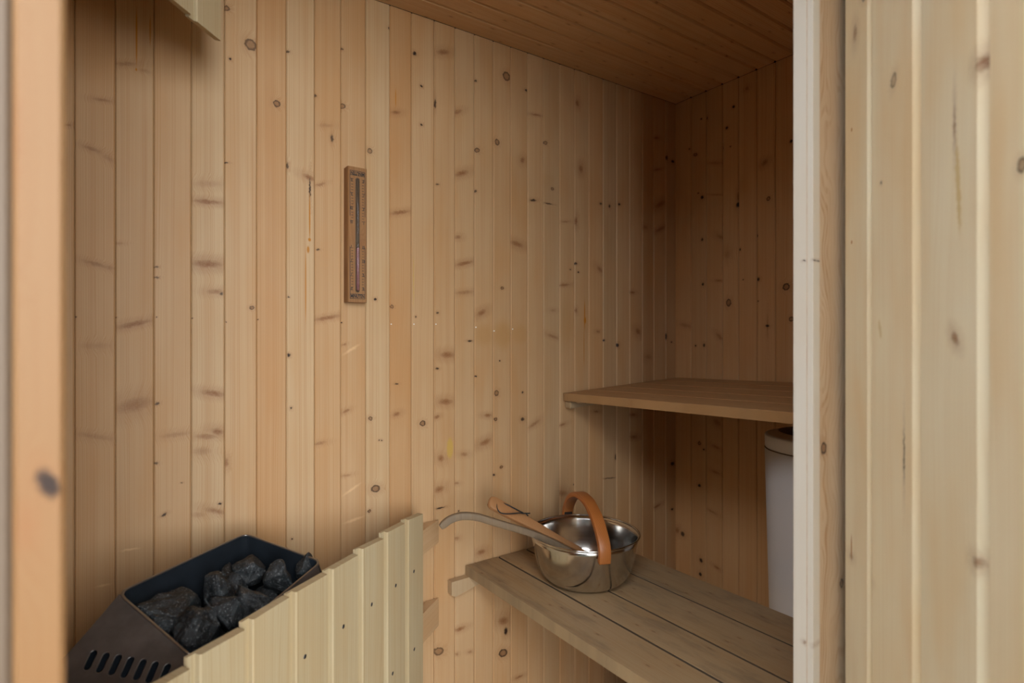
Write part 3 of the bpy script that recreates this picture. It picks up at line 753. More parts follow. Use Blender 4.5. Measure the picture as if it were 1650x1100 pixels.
# door_1: half-open plank door on the right -----------------------------------
hx, hy = -.8295, -.9652
dd = Vector((-.66875, -.74349, 0)); dn = Vector((-.74349, .66875, 0))
zd = Vector((0, 0, 1))
dM = lambda s: frame(-dd, zd, dn, (hx + dd.x * s, hy + dd.y * s, 0))
door = tag(obj('door_1', prism('door_1', [(-.36, -.045), (.36, -.045), (.36, -.018), (-.36, -.018)], 1.90, M_OUT, y0=-.09), None, dM(.365)), kind='structure')
dseam = [.004, .0768, .1880, .2995, .411, .5225, .634, .728]
dk = [(.1386, 1.4427, .006, .010, .3, .6, 'r'), (.109, 1.3167, .002, .002, 0, .8, 'd'), (.257, 1.1034, .005, .008, -.5, .75, 's'), (.162, .955, .0012, .03, 0, .9, 'd'),
      (.106, 1.117, .003, .012, -.2, .7, 'g'), (.0273, .788, .0016, .02, 0, 1, 'o'), (.0273, .775, .006, .005, 0, .5, 's'), (.262, 1.27, .0035, .05, -.05, .9, 'g'), (.256, 1.34, .0015, .02, 0, .8, 's'),
      (.295, 1.388, .007, .008, 0, .8, 's'), (.349, 1.265, .006, .007, 0, .8, 'r'), (.038, 1.56, .006, .012, 0, .6, 's'), (.066, 1.60, .008, .008, 0, .55, 'r'),
      (.028, 1.42, .002, .003, 0, 1, 'o'), (.028, 1.25, .002, .003, 0, 1, 'o'), (.080, .76, .006, .004, 0, .4, 's'), (.29, .87, .006, .006, 0, .7, 's')]
for i in range(len(dseam) - 1):
    a, b_ = dseam[i], dseam[i + 1]
    c0, w = (a + b_) / 2, b_ - a
    ks = [(-(k[0] - c0), k[1]) + k[2:] for k in dk if a <= k[0] < b_]
    m = pine('pine_door_board', tint((.88, .75, .52), 1 + rng.uniform(-.03, .03), rng.uniform(-.3, .3)), ks, grain=.22, pitch=.006, curve=.03, seed=200 + i * 2.3, tone=.17, rough=.42)
    me = prism('plank', board_profile(w, .017, .0085 if i else .004, gap=.001), 1.91, m, y0=-.10)
    obj('plank', me, door, dM(c0))
for zz in (.30, 1.0, 1.70):
    obj('ledge', box('ledge', (-.35, zz - .05, -.068), (.35, zz + .05, -.046), M_OUT, .003), door, dM(.365))

# ------------------------------------------------------------------ lower bench
lb = empty('bench', (-.71, -.46, FZ), 'low wooden bench with weathered slats holding the steel bucket', 'bench')
ZL = .4613
for a, b_ in ((-.9405, -.8320), (-.8255, -.7285), (-.7225, -.6000), (-.5945, -.4770)):
    me = prism('slat', board_profile(b_ - a, .027, .0008, gap=0), .90, M_BENCH)
    me.materials.append(M_EDGE)                      # gap shade and grime painted dark on the long inner edges
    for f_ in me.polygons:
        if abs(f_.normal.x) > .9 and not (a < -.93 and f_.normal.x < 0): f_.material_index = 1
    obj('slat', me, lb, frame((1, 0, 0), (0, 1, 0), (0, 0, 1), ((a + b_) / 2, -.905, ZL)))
cut_c = lambda x, z: .525
obj('cleat', prism('cleat', [(0, 0), (0, -.036), (.012, -.044), (.085, -.028), (.52, -.028), (.52, 0)], .0215, M_CLEAT), lb,
    frame((1, 0, 0), (0, 1, 0), (0, 0, 1), (-.9965, -.024, ZL - .0275)))
obj('bearer', box('bearer', (-.905, -.070, ZL - .058), (-.50, -.0245, ZL - .0275), M_CLEAT, .002), lb)
obj('bearer', box('bearer', (-.92, -.90, ZL - .062), (-.50, -.86, ZL - .0275), M_CLEAT, .002), lb)
for sx in (-.90, -.53):
    obj('leg', box('leg', (sx - .02, -.90, FZ + .0005), (sx + .02, -.86, ZL - .0625), M_CLEAT, .002), lb)

# ------------------------------------------------------------------ upper bench (tilted a little)
ub = empty('bench', (-.29, -.46, .93), 'upper sauna bench shelf running along the dark back wall above the white bin', 'bench')
def uz(X, Y): return .9330 + .0497 * (X + .576) - .0200 * Y
ex = Vector((1, 0, .0497)).normalized(); ey = Vector((0, 1, -.0200)); ey = (ey - ex * ey.dot(ex)).normalized(); ez = ex.cross(ey)
cuts = [-.576, -.462, -.348, -.233, -.117, -.004]
for a, b_ in zip(cuts[:-1], cuts[1:]):
    me = prism('slat', board_profile(b_ - a - .003, .025, .0015, gap=0), .90, M_BENCHU)
    o_ = Vector(((a + b_) / 2, -.905, uz((a + b_) / 2, -.905)))
    obj('slat', me, ub, frame(ex, ey, ez, o_))
for (a, b_, lo, hi) in ((-.567, -.01, -.050, -.0255), (-.545, -.01, -.036, -.0255)):
    y1 = -.0015 if lo == -.050 else -.031
    me = box('cleat', (0, -.028, lo + .0), (b_ - a, 0, hi - .0005), M_CLEAT, .003, 2)
    obj('cleat', me, ub, frame(ex, ey, ez, (a, y1, uz(a, y1) + .0)))
obj('cleat', box('cleat', (0, 0, -.055), (.55, .03, -.026), M_CLEAT, .003), ub, frame(ex, ey, ez, (-.565, -.915, uz(-.565, -.915))))

# ------------------------------------------------------------------ heater guard
E_ = Vector((.80017, .59929, 0)).normalized(); P_ = Vector((.59929, -.80017, 0)).normalized()
R_ = Vector((-1.11466, -.08888, 0))
hg = empty('heater_guard', (R_.x - E_.x * .4, R_.y - E_.y * .4, FZ), 'pale slatted wooden guard standing diagonally in front of the stone-filled heater', 'guard')
gseam = [0, .094, .192, .292, .393, .497, .596, .6935, .793, .893]
gtop = [(.6715, .6610), (.6727, .6670), (.6716, .6630), (.6680, .6637), (.6694, .6650), (.6693, .6676), (.6680, .6615), (.6640, .6568), (.664, .658)]
for i in range(len(gseam) - 1):
    r0, r1 = gseam[i], gseam[i + 1]
    w = r1 - r0
    zl, zr = gtop[i]
    pr = board_profile(w, .0145, .002, tongue=.0135, td=.0085, gap=.0025)
    cut = lambda x, z, zl=zl, zr=zr, w=w: (zl + zr) / 2 + (zr - zl) * (x / w) - .10 * z - .012
    me = prism('board', pr, FZ + .6, M_GUARD, y0=FZ, cut=cut)
    c0 = R_ - E_ * ((r0 + r1) / 2)
    obj('board', me, hg, frame(E_, (0, 0, 1), P_, (c0.x, c0.y, .012)))
for z0, z1 in ((.545, .608), (.315, .392)):
    base = R_ - P_ * .0150
    Lr = (0 - .004 - base.y) / E_.y
    # end cut square to the wall
    bl = -.85; t = .024
    v = []
    for zz in (z0, z1):
        for q in (0, t):
            pq = base - P_ * q
            v += [pq + E_ * bl + Vector((0, 0, zz)), pq + E_ * ((-.004 - pq.y) / E_.y) + Vector((0, 0, zz))]
    me = mesh('batten', v, [(0, 1, 3, 2), (4, 6, 7, 5), (0, 4, 5, 1), (2, 3, 7, 6), (0, 2, 6, 4), (1, 5, 7, 3)], M_GUARD_END); fix_normals(me)
    M = frame((0, 0, 1), E_, -P_, (base.x, base.y, 0)); Mi = M.inverted()
    for q in me.vertices: q.co = Mi @ q.co
    obj('batten', me, hg, M)
M_SCREW = plain('steel_screw', (.12, .12, .13), .35, .9)
for x, dist, z in ((0, .052, .535), (0, .141, .5375), (0, .243, .54), (0, .345, .543), (0, .459, .546), (0, .05, .343), (0, .155, .343)):
    p = R_ - E_ * dist
    me = lathe('screw', [(0, .0006), (.0028, .0006), (.0042, 0), (.0042, -.003), (0, -.003)], M_SCREW, 12)
    obj('screw', me, hg, frame(E_, (0, 0, 1), P_, (p.x, p.y, z)))

# ------------------------------------------------------------------ upper guard panel, top left
E2 = Vector((.68881, .72446, 0)).normalized(); P2 = Vector((.72446, -.68881, 0)).normalized()
R2 = Vector((-1.58529, -.16250, 0))
ug = empty('board_panel', (R2.x - E2.x * .15, R2.y - E2.y * .15, 1.683), 'pale board panel hanging below the ceiling at the upper left', 'panel')
for i in range(5):
    z0 = 1.6835
    c0 = R2 - E2 * (.0816 * (i + .5))
    pr = board_profile(.0816, .0135, .002, tongue=.013, td=.0055, gap=.001)
    prf = [(x, z) for x, z in pr]
    top = ceil_z(c0.x - .04) - z0 - .004
    v0 = lambda x, z, i=i: -.25 * z + (.004 if i % 2 else 0)
    n_ = len(prf)
    vv = [(x, v0(x, z), z) for x, z in prf] + [(x, top, z) for x, z in prf]
    ff = [tuple(range(n_))[::-1], tuple(range(n_, 2 * n_))] + [(k, (k + 1) % n_, n_ + (k + 1) % n_, n_ + k) for k in range(n_)]
    me = mesh('board', vv, ff, M_GUARD); fix_normals(me)
    obj('board', me, ug, frame(E2, (0, 0, 1), P2, (c0.x, c0.y, z0)))
b2 = R2 - P2 * .0140 - E2 * .01
obj('batten', box('batten', (-.38, 1.90, -.022), (-.005, 1.95, 0), M_GUARD_END, .001), ug, frame(E2, (0, 0, 1), P2, (b2.x, b2.y, 0)))

# ------------------------------------------------------------------ heater
A_ = Vector((-1.7500, -.2602, .6900)); B_ = Vector((-1.5317, -.0961, .6961)); D_ = Vector((-1.6603, -.3793, .6144)); F_ = Vector((-1.4327, -.2283, .6647))
D2 = D_ + (D_ - A_) * .12; F2 = F_ + (F_ - B_) * .14
M_STEEL = plain('heater_painted_steel', (.105, .086, .074), .45, .35, var=.25, scale=14)
M_INNER = plain('heater_inner_steel', (.012, .016, .021), .8, .0, var=.3, scale=9, spec=.12)
M_RIM = plain('heater_bare_edge', (.26, .25, .24), .35, .9)
ht = empty('sauna_heater', (-1.60, -.26, FZ), 'dark steel sauna heater with slotted side filled with black stones', 'heater')
def round_loop(cs, r, k=6):
    out = []
    for i, c in enumerate(cs):
        p, q = cs[i - 1], cs[(i + 1) % len(cs)]
        a = c + (p - c).normalized() * r; b = c + (q - c).normalized() * r
        for j in range(k + 1):
            t = j / k
            out.append(a * (1 - t) ** 2 + c * 2 * t * (1 - t) + b * t * t)
    return out
loop = round_loop([A_, B_, F2, D2], .018)
rim = sweep('rim', loop, lambda i, t: rrect(.0022, .0014, .0008, 2), M_RIM, (0, 0, 1), closed=True)
obj('rim', rim, ht)
cen = sum(loop, Vector()) / len(loop)
nl = len(loop)
v = [p + (cen - p) * .008 - Vector((0, 0, .001)) for p in loop] + [Vector(((p + (cen - p) * .05).x, (p + (cen - p) * .05).y, .555)) for p in loop]
me = mesh('inner_wall', v, [(i, (i + 1) % nl, nl + (i + 1) % nl, nl + i) for i in range(nl)] + [tuple(range(nl, 2 * nl))], M_INNER, False)
fix_normals(me); obj('inner_wall', me, ht)
# outer body: skirts flare outwards below the rim, then drop to the base
flare = {0: .125, 1: .03, 2: .03, 3: .125}
def skirt(name, a, b, out_a, out_b, da, db, zb, mat):
    """panel hung from edge a-b: slopes out by out_*, down by d*, then straight to zb"""
    a1 = a + out_a - Vector((0, 0, da)); b1 = b + out_b - Vector((0, 0, db))
    a2 = Vector((a1.x, a1.y, zb)); b2_ = Vector((b1.x, b1.y, zb))
    th = Vector((0, 0, -.0015))
    return a1, b1, a2, b2_
ewo = -E_ * .1215
low = [A_ + ewo - Vector((0, 0, .0900)), B_ + E_ * .02 - Vector((0, 0, .09)), F2 + E_ * .02 - Vector((0, 0, .08)), D2 + ewo + P_ * .0 - Vector((0, 0, .0900))]
def quad(name, pts, mat, th=.0015):
    pts = [Vector(p) for p in pts]
    nn = (pts[1] - pts[0]).cross(pts[2] - pts[0]).normalized()
    n_ = len(pts)
    v = pts + [p - nn * th for p in pts]
    f = [tuple(range(n_)), tuple(range(n_, 2 * n_))[::-1]] + [(k, (k + 1) % n_, n_ + (k + 1) % n_, n_ + k) for k in range(n_)]
    me = mesh(name, v, f, mat); fix_normals(me); return me
ap = A_.lerp(D_, .06); 
obj('rear_panel', quad('rear_panel', [v_ - P_ * .004 for v_ in (A_.lerp(B_, .06), A_.lerp(B_, .94), low[1], low[0])], M_STEEL), ht)
obj('end_panel', quad('end_panel', [v_ + E_ * .004 for v_ in (B_.lerp(F2, .06), B_.lerp(F2, .94), low[2], low[1])], M_STEEL), ht)
obj('front_panel', quad('front_panel', [v_ + P_ * .003 for v_ in (F2.lerp(D2, .05), F2.lerp(D2, .97), low[3], low[2])], M_STEEL), ht)
bb = [Vector((q.x, q.y, .30)) for q in low]
M_BODY = M_STEEL
for k, nm in ((0, 'rear_skirt'), (1, 'end_skirt'), (2, 'front_skirt'), (3, 'side_skirt')):
    a, b = low[k], low[(k + 1) % 4]
    obj(nm, quad(nm, [a, b, bb[(k + 1) % 4], bb[k]], M_STEEL), ht)
obj('base_plate', quad('base_plate', bb, M_STEEL, .01), ht)
for q in bb:
    qq = q + (sum(bb, Vector()) / 4 - q) * .12
    obj('foot', box('foot', (qq.x - .012, qq.y - .012, FZ + .0005), (qq.x + .012, qq.y + .012, .30), M_STEEL, .002), ht)
M_LIP = plain('bare_steel_lip', (.55, .56, .58), .4, .8)
obj('front_lip', quad('front_lip', [D_ + (A_ - D_) * .03 + P_ * .002, D2 + E_ * .02 + P_ * .004, D2 + E_ * .018 + P_ * .006 - Vector((0, 0, .022)), D_ - E_ * .010 + P_ * .004 - Vector((0, 0, .016))], M_LIP), ht)
# slotted side panel: a flat sheet with seven cut slots
un = Vector((.7353, -.6058, -.3040)).normalized(); nn = Vector((-.2144, -.6333, .7436)).normalized(); vn_ = un.cross(nn).normalized()
if vn_.z > 0: vn_ = -vn_
def to_uv(p): d = p - A_; return (d.dot(un), d.dot(vn_))
slots = [((.0319, .0799), (.0404, .1074)), ((.0501, .0771), (.0585, .1051)), ((.0683, .0743), (.0767, .1028)), ((.0866, .0715), (.0948, .1005)),
         ((.1049, .0687), (.1130, .0982)), ((.1233, .0659), (.1312, .0959)), ((.1417, .0631), (.1494, .0936))]
def stadium(a, b, r, k=6):
    a, b = Vector((a[0], a[1], 0)), Vector((b[0], b[1], 0))
    d = (b - a).normalized(); a = a + d * r; b = b - d * r
    t0 = math.atan2(d.y, d.x)
    out = [b + Vector((math.cos(t0 - math.pi / 2 + math.pi * i / k), math.sin(t0 - math.pi / 2 + math.pi * i / k), 0)) * r for i in range(k + 1)]
    out += [a + Vector((math.cos(t0 + math.pi / 2 + math.pi * i / k), math.sin(t0 + math.pi / 2 + math.pi * i / k), 0)) * r for i in range(k + 1)]
    return out
cu = bpy.data.curves.new('side_panel', 'CURVE'); cu.dimensions = '2D'; cu.fill_mode = 'BOTH'; cu.extrude = .0008
outer = [to_uv(A_ + (D_ - A_) * .02), to_uv(D2), to_uv(low[3]), to_uv(low[0])]
for pts in [[Vector((u, v, 0)) for u, v in outer]] + [stadium(a, b, .0052) for a, b in slots]:
    sp = cu.splines.new('POLY'); sp.points.add(len(pts) - 1); sp.use_cyclic_u = True
    for q, p in zip(sp.points, pts): q.co = (p.x, p.y, 0, 1)
tmp = bpy.data.objects.new('tmp_panel', cu); COL.objects.link(tmp)
dg = bpy.context.evaluated_depsgraph_get()
me = bpy.data.meshes.new_from_object(tmp.evaluated_get(dg)); me.name = 'side_panel'
bpy.data.objects.remove(tmp)
me.materials.clear(); me.materials.append(M_STEEL)
MP = frame(un, vn_, un.cross(vn_), A_)
sp_o = obj('side_panel', me, ht, MP)
for a, b in slots:
    pts = stadium(a, b, .0054)
    obj('slot_edge', sweep('slot_edge', pts, lambda i, t: circ(.0009, 6), M_RIM, (0, 0, 1), closed=True), sp_o, MP)
obj('heat_shield', quad('heat_shield', [MP @ Vector((u, v, 0)) + (E_ * .03) for u, v in ((.005, .03), (.16, .06), (.165, .12), (.01, .13))], M_INNER), ht)

# ------------------------------------------------------------------ stones
def stone_mat():
    b = NB('sauna_stone')
    tc = b.n('ShaderNodeTexCoord').outputs['Object']
    oi = b.n('ShaderNodeObjectInfo').outputs['Random']
    v = b.vmath('ADD', tc, b.xyz(b.math('MULTIPLY', oi, 9), oi, 0.0))
    n1 = b.noise(v, 60, 5, .7); n2 = b.noise(v, 260, 3, .7); n3 = b.noise(v, 22, 3, .6)
    c = b.mix(b.mr(n1, .35, .75), (.006, .007, .008), (.030, .034, .036))
    c = b.mix(b.mr(n2, .54, .76), c, (.24, .25, .25))
    c = b.mix(b.math('MULTIPLY', b.mr(n3, .55, .75), .5), c, (.03, .05, .06))
    b.set(Base_Color=c, Roughness=.5)
    b.bump(b.math('ADD', n1, b.math('MULTIPLY', n2, .5)), .9, .004)
    return b.m
M_STONE = stone_mat()
def stone(seed, r, loc, rot, label):
    rr = random.Random(seed)
    bm = bmesh.new()
    pts = []
    for i in range(16):
        z = rr.uniform(-1, 1); a = rr.uniform(0, 6.283); s = math.sqrt(1 - z * z); k = rr.uniform(.92, 1.08)
        pts.append(bm.verts.new((r[0] * s * math.cos(a) * k, r[1] * s * math.sin(a) * k, r[2] * z * k)))
    bmesh.ops.convex_hull(bm, input=pts)
    for q in [q for q in bm.verts if not q.link_faces]: bm.verts.remove(q)
    bmesh.ops.triangulate(bm, faces=bm.faces)
    bmesh.ops.bevel(bm, geom=list(bm.edges), offset=min(r) * .05, segments=1, affect='EDGES')
    bmesh.ops.triangulate(bm, faces=bm.faces)
    bmesh.ops.subdivide_edges(bm, edges=bm.edges, cuts=3, use_grid_fill=True)
    o3 = Vector((seed * 1.7, seed * .3, 0))
    for q in bm.verts:
        d = noise.fractal(q.co * 38 + o3, 1.0, 2.0, 4)
        q.co += q.co.normalized() * d * min(r) * .16
    me = bpy.data.meshes.new('heater_stone'); bm.to_mesh(me); bm.free()
    me.materials.append(M_STONE)
    M = Matrix.Translation(loc) @ Matrix.Rotation(rot, 4, 'Z')
    return tag(obj('heater_stone', me, None, M), label, 'stone', 'black stones piled in the heater')
ST = [((.050, .038, .036), (-1.6800, -.2600, .640), .5, 'wide dark heater stone lying nearest the left rim corner'),
      ((.042, .040, .046), (-1.6500, -.3170, .612), 1.2, 'large heater stone at the near front corner with a rusty fleck'),
      ((.035, .034, .040), (-1.6096, -.2400, .640), .2, 'blocky heater stone standing upright in the middle of the pile'),
      ((.022, .026, .046), (-1.5970, -.2920, .620), .9, 'narrow upright heater stone wedged between the middle stone and the guard'),
      ((.031, .028, .030), (-1.5331, -.1780, .652), .3, 'heater stone highest up against the back rim'),
      ((.026, .022, .026), (-1.5700, -.1950, .628), 1.9, 'small heater stone tucked behind the middle stone'),
      ((.036, .034, .038), (-1.5480, -.2850, .628), 2.4, 'pyramid-shaped heater stone in front on the right half'),
      ((.028, .032, .036), (-1.4960, -.2450, .640), .7, 'rounded heater stone second from the right end'),
      ((.021, .021, .026), (-1.4380, -.2180, .645), .1, 'rightmost heater stone peeking out beyond the guard top'),
      ((.024, .020, .022), (-1.5700, -.1550, .640), 1.1, 'small heater stone lying deepest by the far wall of the heater'),
      ((.016, .013, .015), (-1.6440, -.2050, .628), .4, 'tiny heater stone in the gap behind the wide left stone'),
      ((.040, .034, .030), (-1.6200, -.2650, .585), .4, 'buried heater stone between the left and middle stones'),
      ((.040, .034, .030), (-1.5200, -.2200, .590), 1.4, 'buried heater stone under the right half of the pile')]
for i, (r, loc, rot, lab) in enumerate(ST):
    stone(i + 3, tuple(1.14 * k for k in r), loc, rot, lab)

# ------------------------------------------------------------------ sand timer on the wall
M_TIMER = pine('timer_wood', (.31, .155, .06), grain=.6, pitch=.004, curve=.02, tone=.10, rough=.45,
               knots=[(.004, .155, .006, .015, .3, .8, 's'), (-.012, .215, .004, .010, 0, .5, 's')], late=(.62, .50, .40))
M_INK = plain('timer_black_print', (.012, .011, .010), .6)
M_GLASS = plain('timer_glass', (.95, .97, .97), .03, spec=.5, Transmission_Weight=1.0, IOR=1.45)
M_SAND = plain('timer_pink_sand', (.42, .20, .19), .9, var=.1, scale=400)
M_GROOVE = plain('timer_groove', (.10, .062, .035), .8)
TX, TZ, TT = -1.2900, 1.1970, .030          # left edge, bottom, thickness
TW, TH = .0485, .3340
st = empty('sand_timer', (TX + TW / 2, 0, TZ), 'wooden sand timer with black minute scales and pink sand on the wall', 'sand timer')
TM = frame((1, 0, 0), (0, 0, 1), (0, -1, 0), (TX + TW / 2, 0, TZ))
gw = .0054
# block with a routed channel down the middle (channel ends rounded by separate caps)
prof = [(-TW / 2, .001), (TW / 2, .001), (TW / 2, TT - .002), (TW / 2 - .002, TT), (-TW / 2 + .002, TT), (-TW / 2, TT - .002)]
obj('block', prism('block', prof, TH, M_TIMER), st, TM)
pts = stadium((0, .024), (0, TH - .026), gw, 8)
me = mesh('channel', [(p.x, p.y, TT + .0003) for p in pts], [tuple(range(len(pts)))], M_GROOVE)
me2 = mesh('channel', [(p.x, p.y, z) for z in (TT - .0005, TT + .0004) for p in pts],
           [tuple(range(len(pts), 2 * len(pts)))] + [(i, (i + 1) % len(pts), len(pts) + (i + 1) % len(pts), len(pts) + i) for i in range(len(pts))], M_GROOVE)
fix_normals(me2); obj('channel', me2, st, TM)
zt = TT + .0032
def tube(name, prof, mat):     # lathe about local y inside the channel
    me = lathe(name, prof, mat, 20)
    for q in me.vertices: q.co = Vector((q.co.x, q.co.z, q.co.y * .9 + zt))
    fix_normals(me)
    return me
gl = [(0, .027), (.0022, .0275), (.0042, .030), (.0042, .142), (.0012, .160), (.0007, .1645), (.0012, .169), (.0042, .187), (.0042, TH - .034), (.002, TH - .030), (0, TH - .0295)]
obj('glass_tube', tube('glass_tube', gl, M_GLASS), st, TM)
obj('sand', tube('sand', [(0, .0280), (.0032, .0300), (.0037, .033), (.0037, .132), (.0015, .134), (0, .135)], M_SAND), st, TM)
def strip(name, x0, y0, x1, y1):
    return obj(name, box(name, (x0, y0, TT + .0001), (x1, y1, TT + .0006), M_INK), st, TM)
lw = .0010
fx = TW / 2 - .0048
for y0, y1 in ((.0085, .0205), (TH - .0215, TH - .0095)):
    strip('frame_line', -fx, y0, fx, y0 + lw); strip('frame_line', -fx, y1 - lw, fx, y1)
    strip('frame_line', -fx, y0, -fx + lw, y1); strip('frame_line', fx - lw, y0, fx, y1)
strip('scale_line', -fx, .0205, -fx + lw, .136); strip('scale_line', fx - lw, .0205, fx, .136)
strip('scale_line', -fx, .212, -fx + lw, TH - .0215); strip('scale_line', fx - lw, .212, fx, TH - .0215)
for half in (0, 1):
    for side in (-1, 1):
        nt = 15 if True else 0
        for k in range(nt + 1):
            yy = .030 + k * (.1035 / 15)
            long = k % 5 == 0
            ln = .0085 if long else .0048
            if half: yy = TH - yy
            x0 = -fx + .0035 if side < 0 else fx - .0035 - ln
            if long: x0 = -fx if side < 0 else fx - ln
            strip('tick', x0, yy - lw / 2, x0 + ln, yy + lw / 2)
def lettering(txt, size, x, y, rot=0.0, sx=1.0):
    c = bpy.data.curves.new('lettering', 'FONT'); c.body = txt; c.size = size; c.align_x = 'CENTER'; c.align_y = 'CENTER'; c.extrude = .0002; c.offset = size * .03
    t = bpy.data.objects.new('tmp_text', c); COL.objects.link(t)
    d = bpy.context.evaluated_depsgraph_get()
    m = bpy.data.meshes.new_from_object(t.evaluated_get(d)); m.name = 'lettering'
    bpy.data.objects.remove(t)
    m.materials.clear(); m.materials.append(M_INK)
    obj('lettering', m, st, TM @ Matrix.Translation((x, y, TT + .0004)) @ Matrix.Rotation(rot, 4, 'Z') @ Matrix.Diagonal((sx, 1, 1, 1)))
lettering('MINUTEN', .0115, 0, .0145, 0, .69)
lettering('MINUTEN', .0115, 0, TH - .0155, math.pi, .69)
for k, s in enumerate(('0', '5', '10', '15')):
    yy = .030 + k * .0345
    lettering(s, .0085, fx - .0045, yy + .0035, 0, .8)
    lettering(s, .0085, -fx + .0045, TH - yy - .0035, math.pi, .8)
    if k == 0:
        lettering('0', .0085, -fx + .0045, yy + .0035, 0, .8); lettering('0', .0085, fx - .0045, TH - yy - .0035, math.pi, .8)
    else:
        lettering(('', '1', '1', '1')[k], .0075, -fx + .0040, yy + .0035, 0, .8)
        lettering(('', '1', '2', '1')[k], .0075, fx - .0040, TH - yy - .0035, math.pi, .8)

# ------------------------------------------------------------------ steel bucket with bentwood handle
BC = Vector((-.7229, -.2635, ZL + .0008))
def brushed():
    b = NB('brushed_stainless')
    tc = b.n('ShaderNodeTexCoord').outputs['Object']
    x, y, z = b.sep(tc)
    n1 = b.noise(b.xyz(b.math('MULTIPLY', x, 14), b.math('MULTIPLY', y, 14), b.math('MULTIPLY', z, 900)), 1, 2, .5)
    n2 = b.noise(tc, 18, 4, .6)
    c = b.mix(b.mr(n2, .4, .75), (.62, .60, .57), (.50, .46, .41))
    b.set(Base_Color=c, Metallic=1.0, Roughness=b.mr(n1, .2, .8, .13, .19))
    b.b.inputs['Anisotropic'].default_value = .25
    return b.m
M_INOX = brushed()
M_BRK = plain('dark_bracket', (.05, .045, .04), .4, .9)
bk = empty('water_bucket', BC, 'round stainless steel sauna bucket with arched orange wooden handle', 'bucket')
BM = Matrix.Translation(BC)
HR, BR = .1285, .1475
out = [(0, 0), (.078, 0), (.092, .0015), (.104, .006), (.114, .0145), (.122, .027), (.128, .042), (.133, .062), (.138, .090), (.1425, .110), (.1450, .1225)]
inn = [(.1432, .1225), (.1405, .110), (.136, .090), (.131, .062), (.126, .043), (.120, .029), (.112, .0168), (.102, .0085), (.090, .004), (.078, .0025), (0, .0025)]
obj('bowl', lathe('bowl', out + inn, M_INOX, 96), bk, BM)
rimp = [Vector((.1460 * math.cos(2 * math.pi * i / 96), .1460 * math.sin(2 * math.pi * i / 96), .1245)) for i in range(96)]
obj('rim', sweep('rim', rimp, lambda i, t: circ(.0026, 10), M_INOX, (0, 0, 1), closed=True), bk, BM)
cr, cf = Vector((.81325, -.58192, 0)), Vector((.58192, .81325, 0))
hd = (cr * .19 - cf * .98).normalized()           # towards the near end of the handle
hs = hd.cross(Vector((0, 0, 1)))
def hm(name, base, late):
    b = NB(name)
    tc = b.n('ShaderNodeTexCoord').outputs['UV']
    u, v, w = b.sep(tc)
    s = b.mr(b.math('SINE', b.math('MULTIPLY', u, 2 * math.pi * 13)), -.2, .8)
    c = b.mix(b.math('MULTIPLY', s, .8), base, late)
    b.set(Base_Color=c, Roughness=.4); return b.m
M_BENT = hm('bentwood_laminate', (.46, .155, .034), (.19, .055, .014))
R0 = .1490
hp = [(R0 + .004, .100), (R0 + .006, .118), (R0 + .003, .140), (R0 - .014, .163), (R0 - .045, .189), (R0 - .085, .207), (0.035, .215), (0, .217), (-.035, .215),
      (-R0 + .085, .207), (-R0 + .045, .189), (-R0 + .014, .163), (-R0 - .003, .140), (-R0 - .006, .118), (-R0 - .004, .100)]
hpts = spline([hd * a + Vector((0, 0, z)) for a, z in hp], 5)
sect = rrect(.0150, .0075, .0022, 2)
hme = sweep('handle', hpts, lambda i, t: sect, M_BENT, lambda i: hpts[i] - Vector((0, 0, .06)))
uvl = hme.uv_layers.new(name='UVMap')
for p in hme.polygons:
    for li in p.loop_indices:
        vi = hme.loops[li].vertex_index
        a, b = sect[vi % len(sect)]
        uvl.data[li].uv = ((a + .0150) / .030, vi / len(hme.vertices))
obj('handle', hme, bk, BM)
for s in (1, -1):
    me = box('bracket', (-.012, -.0012, -.03), (.012, .0012, .022), M_BRK, .0006)
    c = hd * (s * (R0 - .0015)) + Vector((0, 0, .130))
    obj('bracket', me, bk, BM @ frame(hs, hd, (0, 0, 1) if hs.cross(hd).z > 0 else (0, 0, -1), c))

# ------------------------------------------------------------------ ladles
M_LAD1 = pine('ladle_grey_wood', (.235, .175, .115), grain=.5, pitch=.004, dirt=.35, rough=.55)
M_LAD2 = pine('ladle_tan_wood', (.40, .20, .085), grain=.4, pitch=.004, tone=.06, rough=.45)
M_CORD = plain('black_cord', (.012, .012, .012), .7)
l1p = [(-1.0855, -.1257, .6316), (-1.0639, -.135, .6488), (-1.0358, -.149, .6566), (-.9984, -.1634, .6503), (-.9541, -.1829, .6327), (-.8739, -.2095, .6001),
       (-.8116, -.2233, .5684), (-.7579, -.2372, .5360)]
l1 = empty('ladle', Vector(l1p[-1]), 'grey weathered wooden ladle with hooked handle tip resting in the bucket', 'ladle')
p1 = spline(l1p, 6)
def s1(i, t):
    a = .0070 + .0016 * math.sin(t * 3.14) + (.012 * max(0, (t - .72) / .28) if t > .72 else 0)
    b = .0082 + .0015 * (1 - t)
    if t < .06: b *= .65 + .35 * t / .06
    return rrect(a, b, min(a, b) * .45, 3)
obj('handle', sweep('handle', p1, s1, M_LAD1, (0, 0, 1)), l1)
def cup(name, mat, r, d, M, parent):
    prof = [(0, -d), (r * .5, -d * .93), (r * .85, -d * .55), (r, 0), (r * .93, .001), (r * .78, -d * .48), (r * .45, -d * .82), (0, -d * .88)]
    me = lathe(name, prof, mat, 40)
    return obj(name, me, parent, M)
cup('scoop', M_LAD1, .040, .038, frame((.6, -.3, -.45), (.43, .9, 0), (.4, -.2, .9), (-.735, -.243, .5290)), l1)
l2p = [(-.9478, -.1382, .6772), (-.9222, -.1504, .6609), (-.8828, -.1663, .6347), (-.8194, -.1932, .5931), (-.7719, -.2149, .5627), (-.7102, -.2344, .5230)]
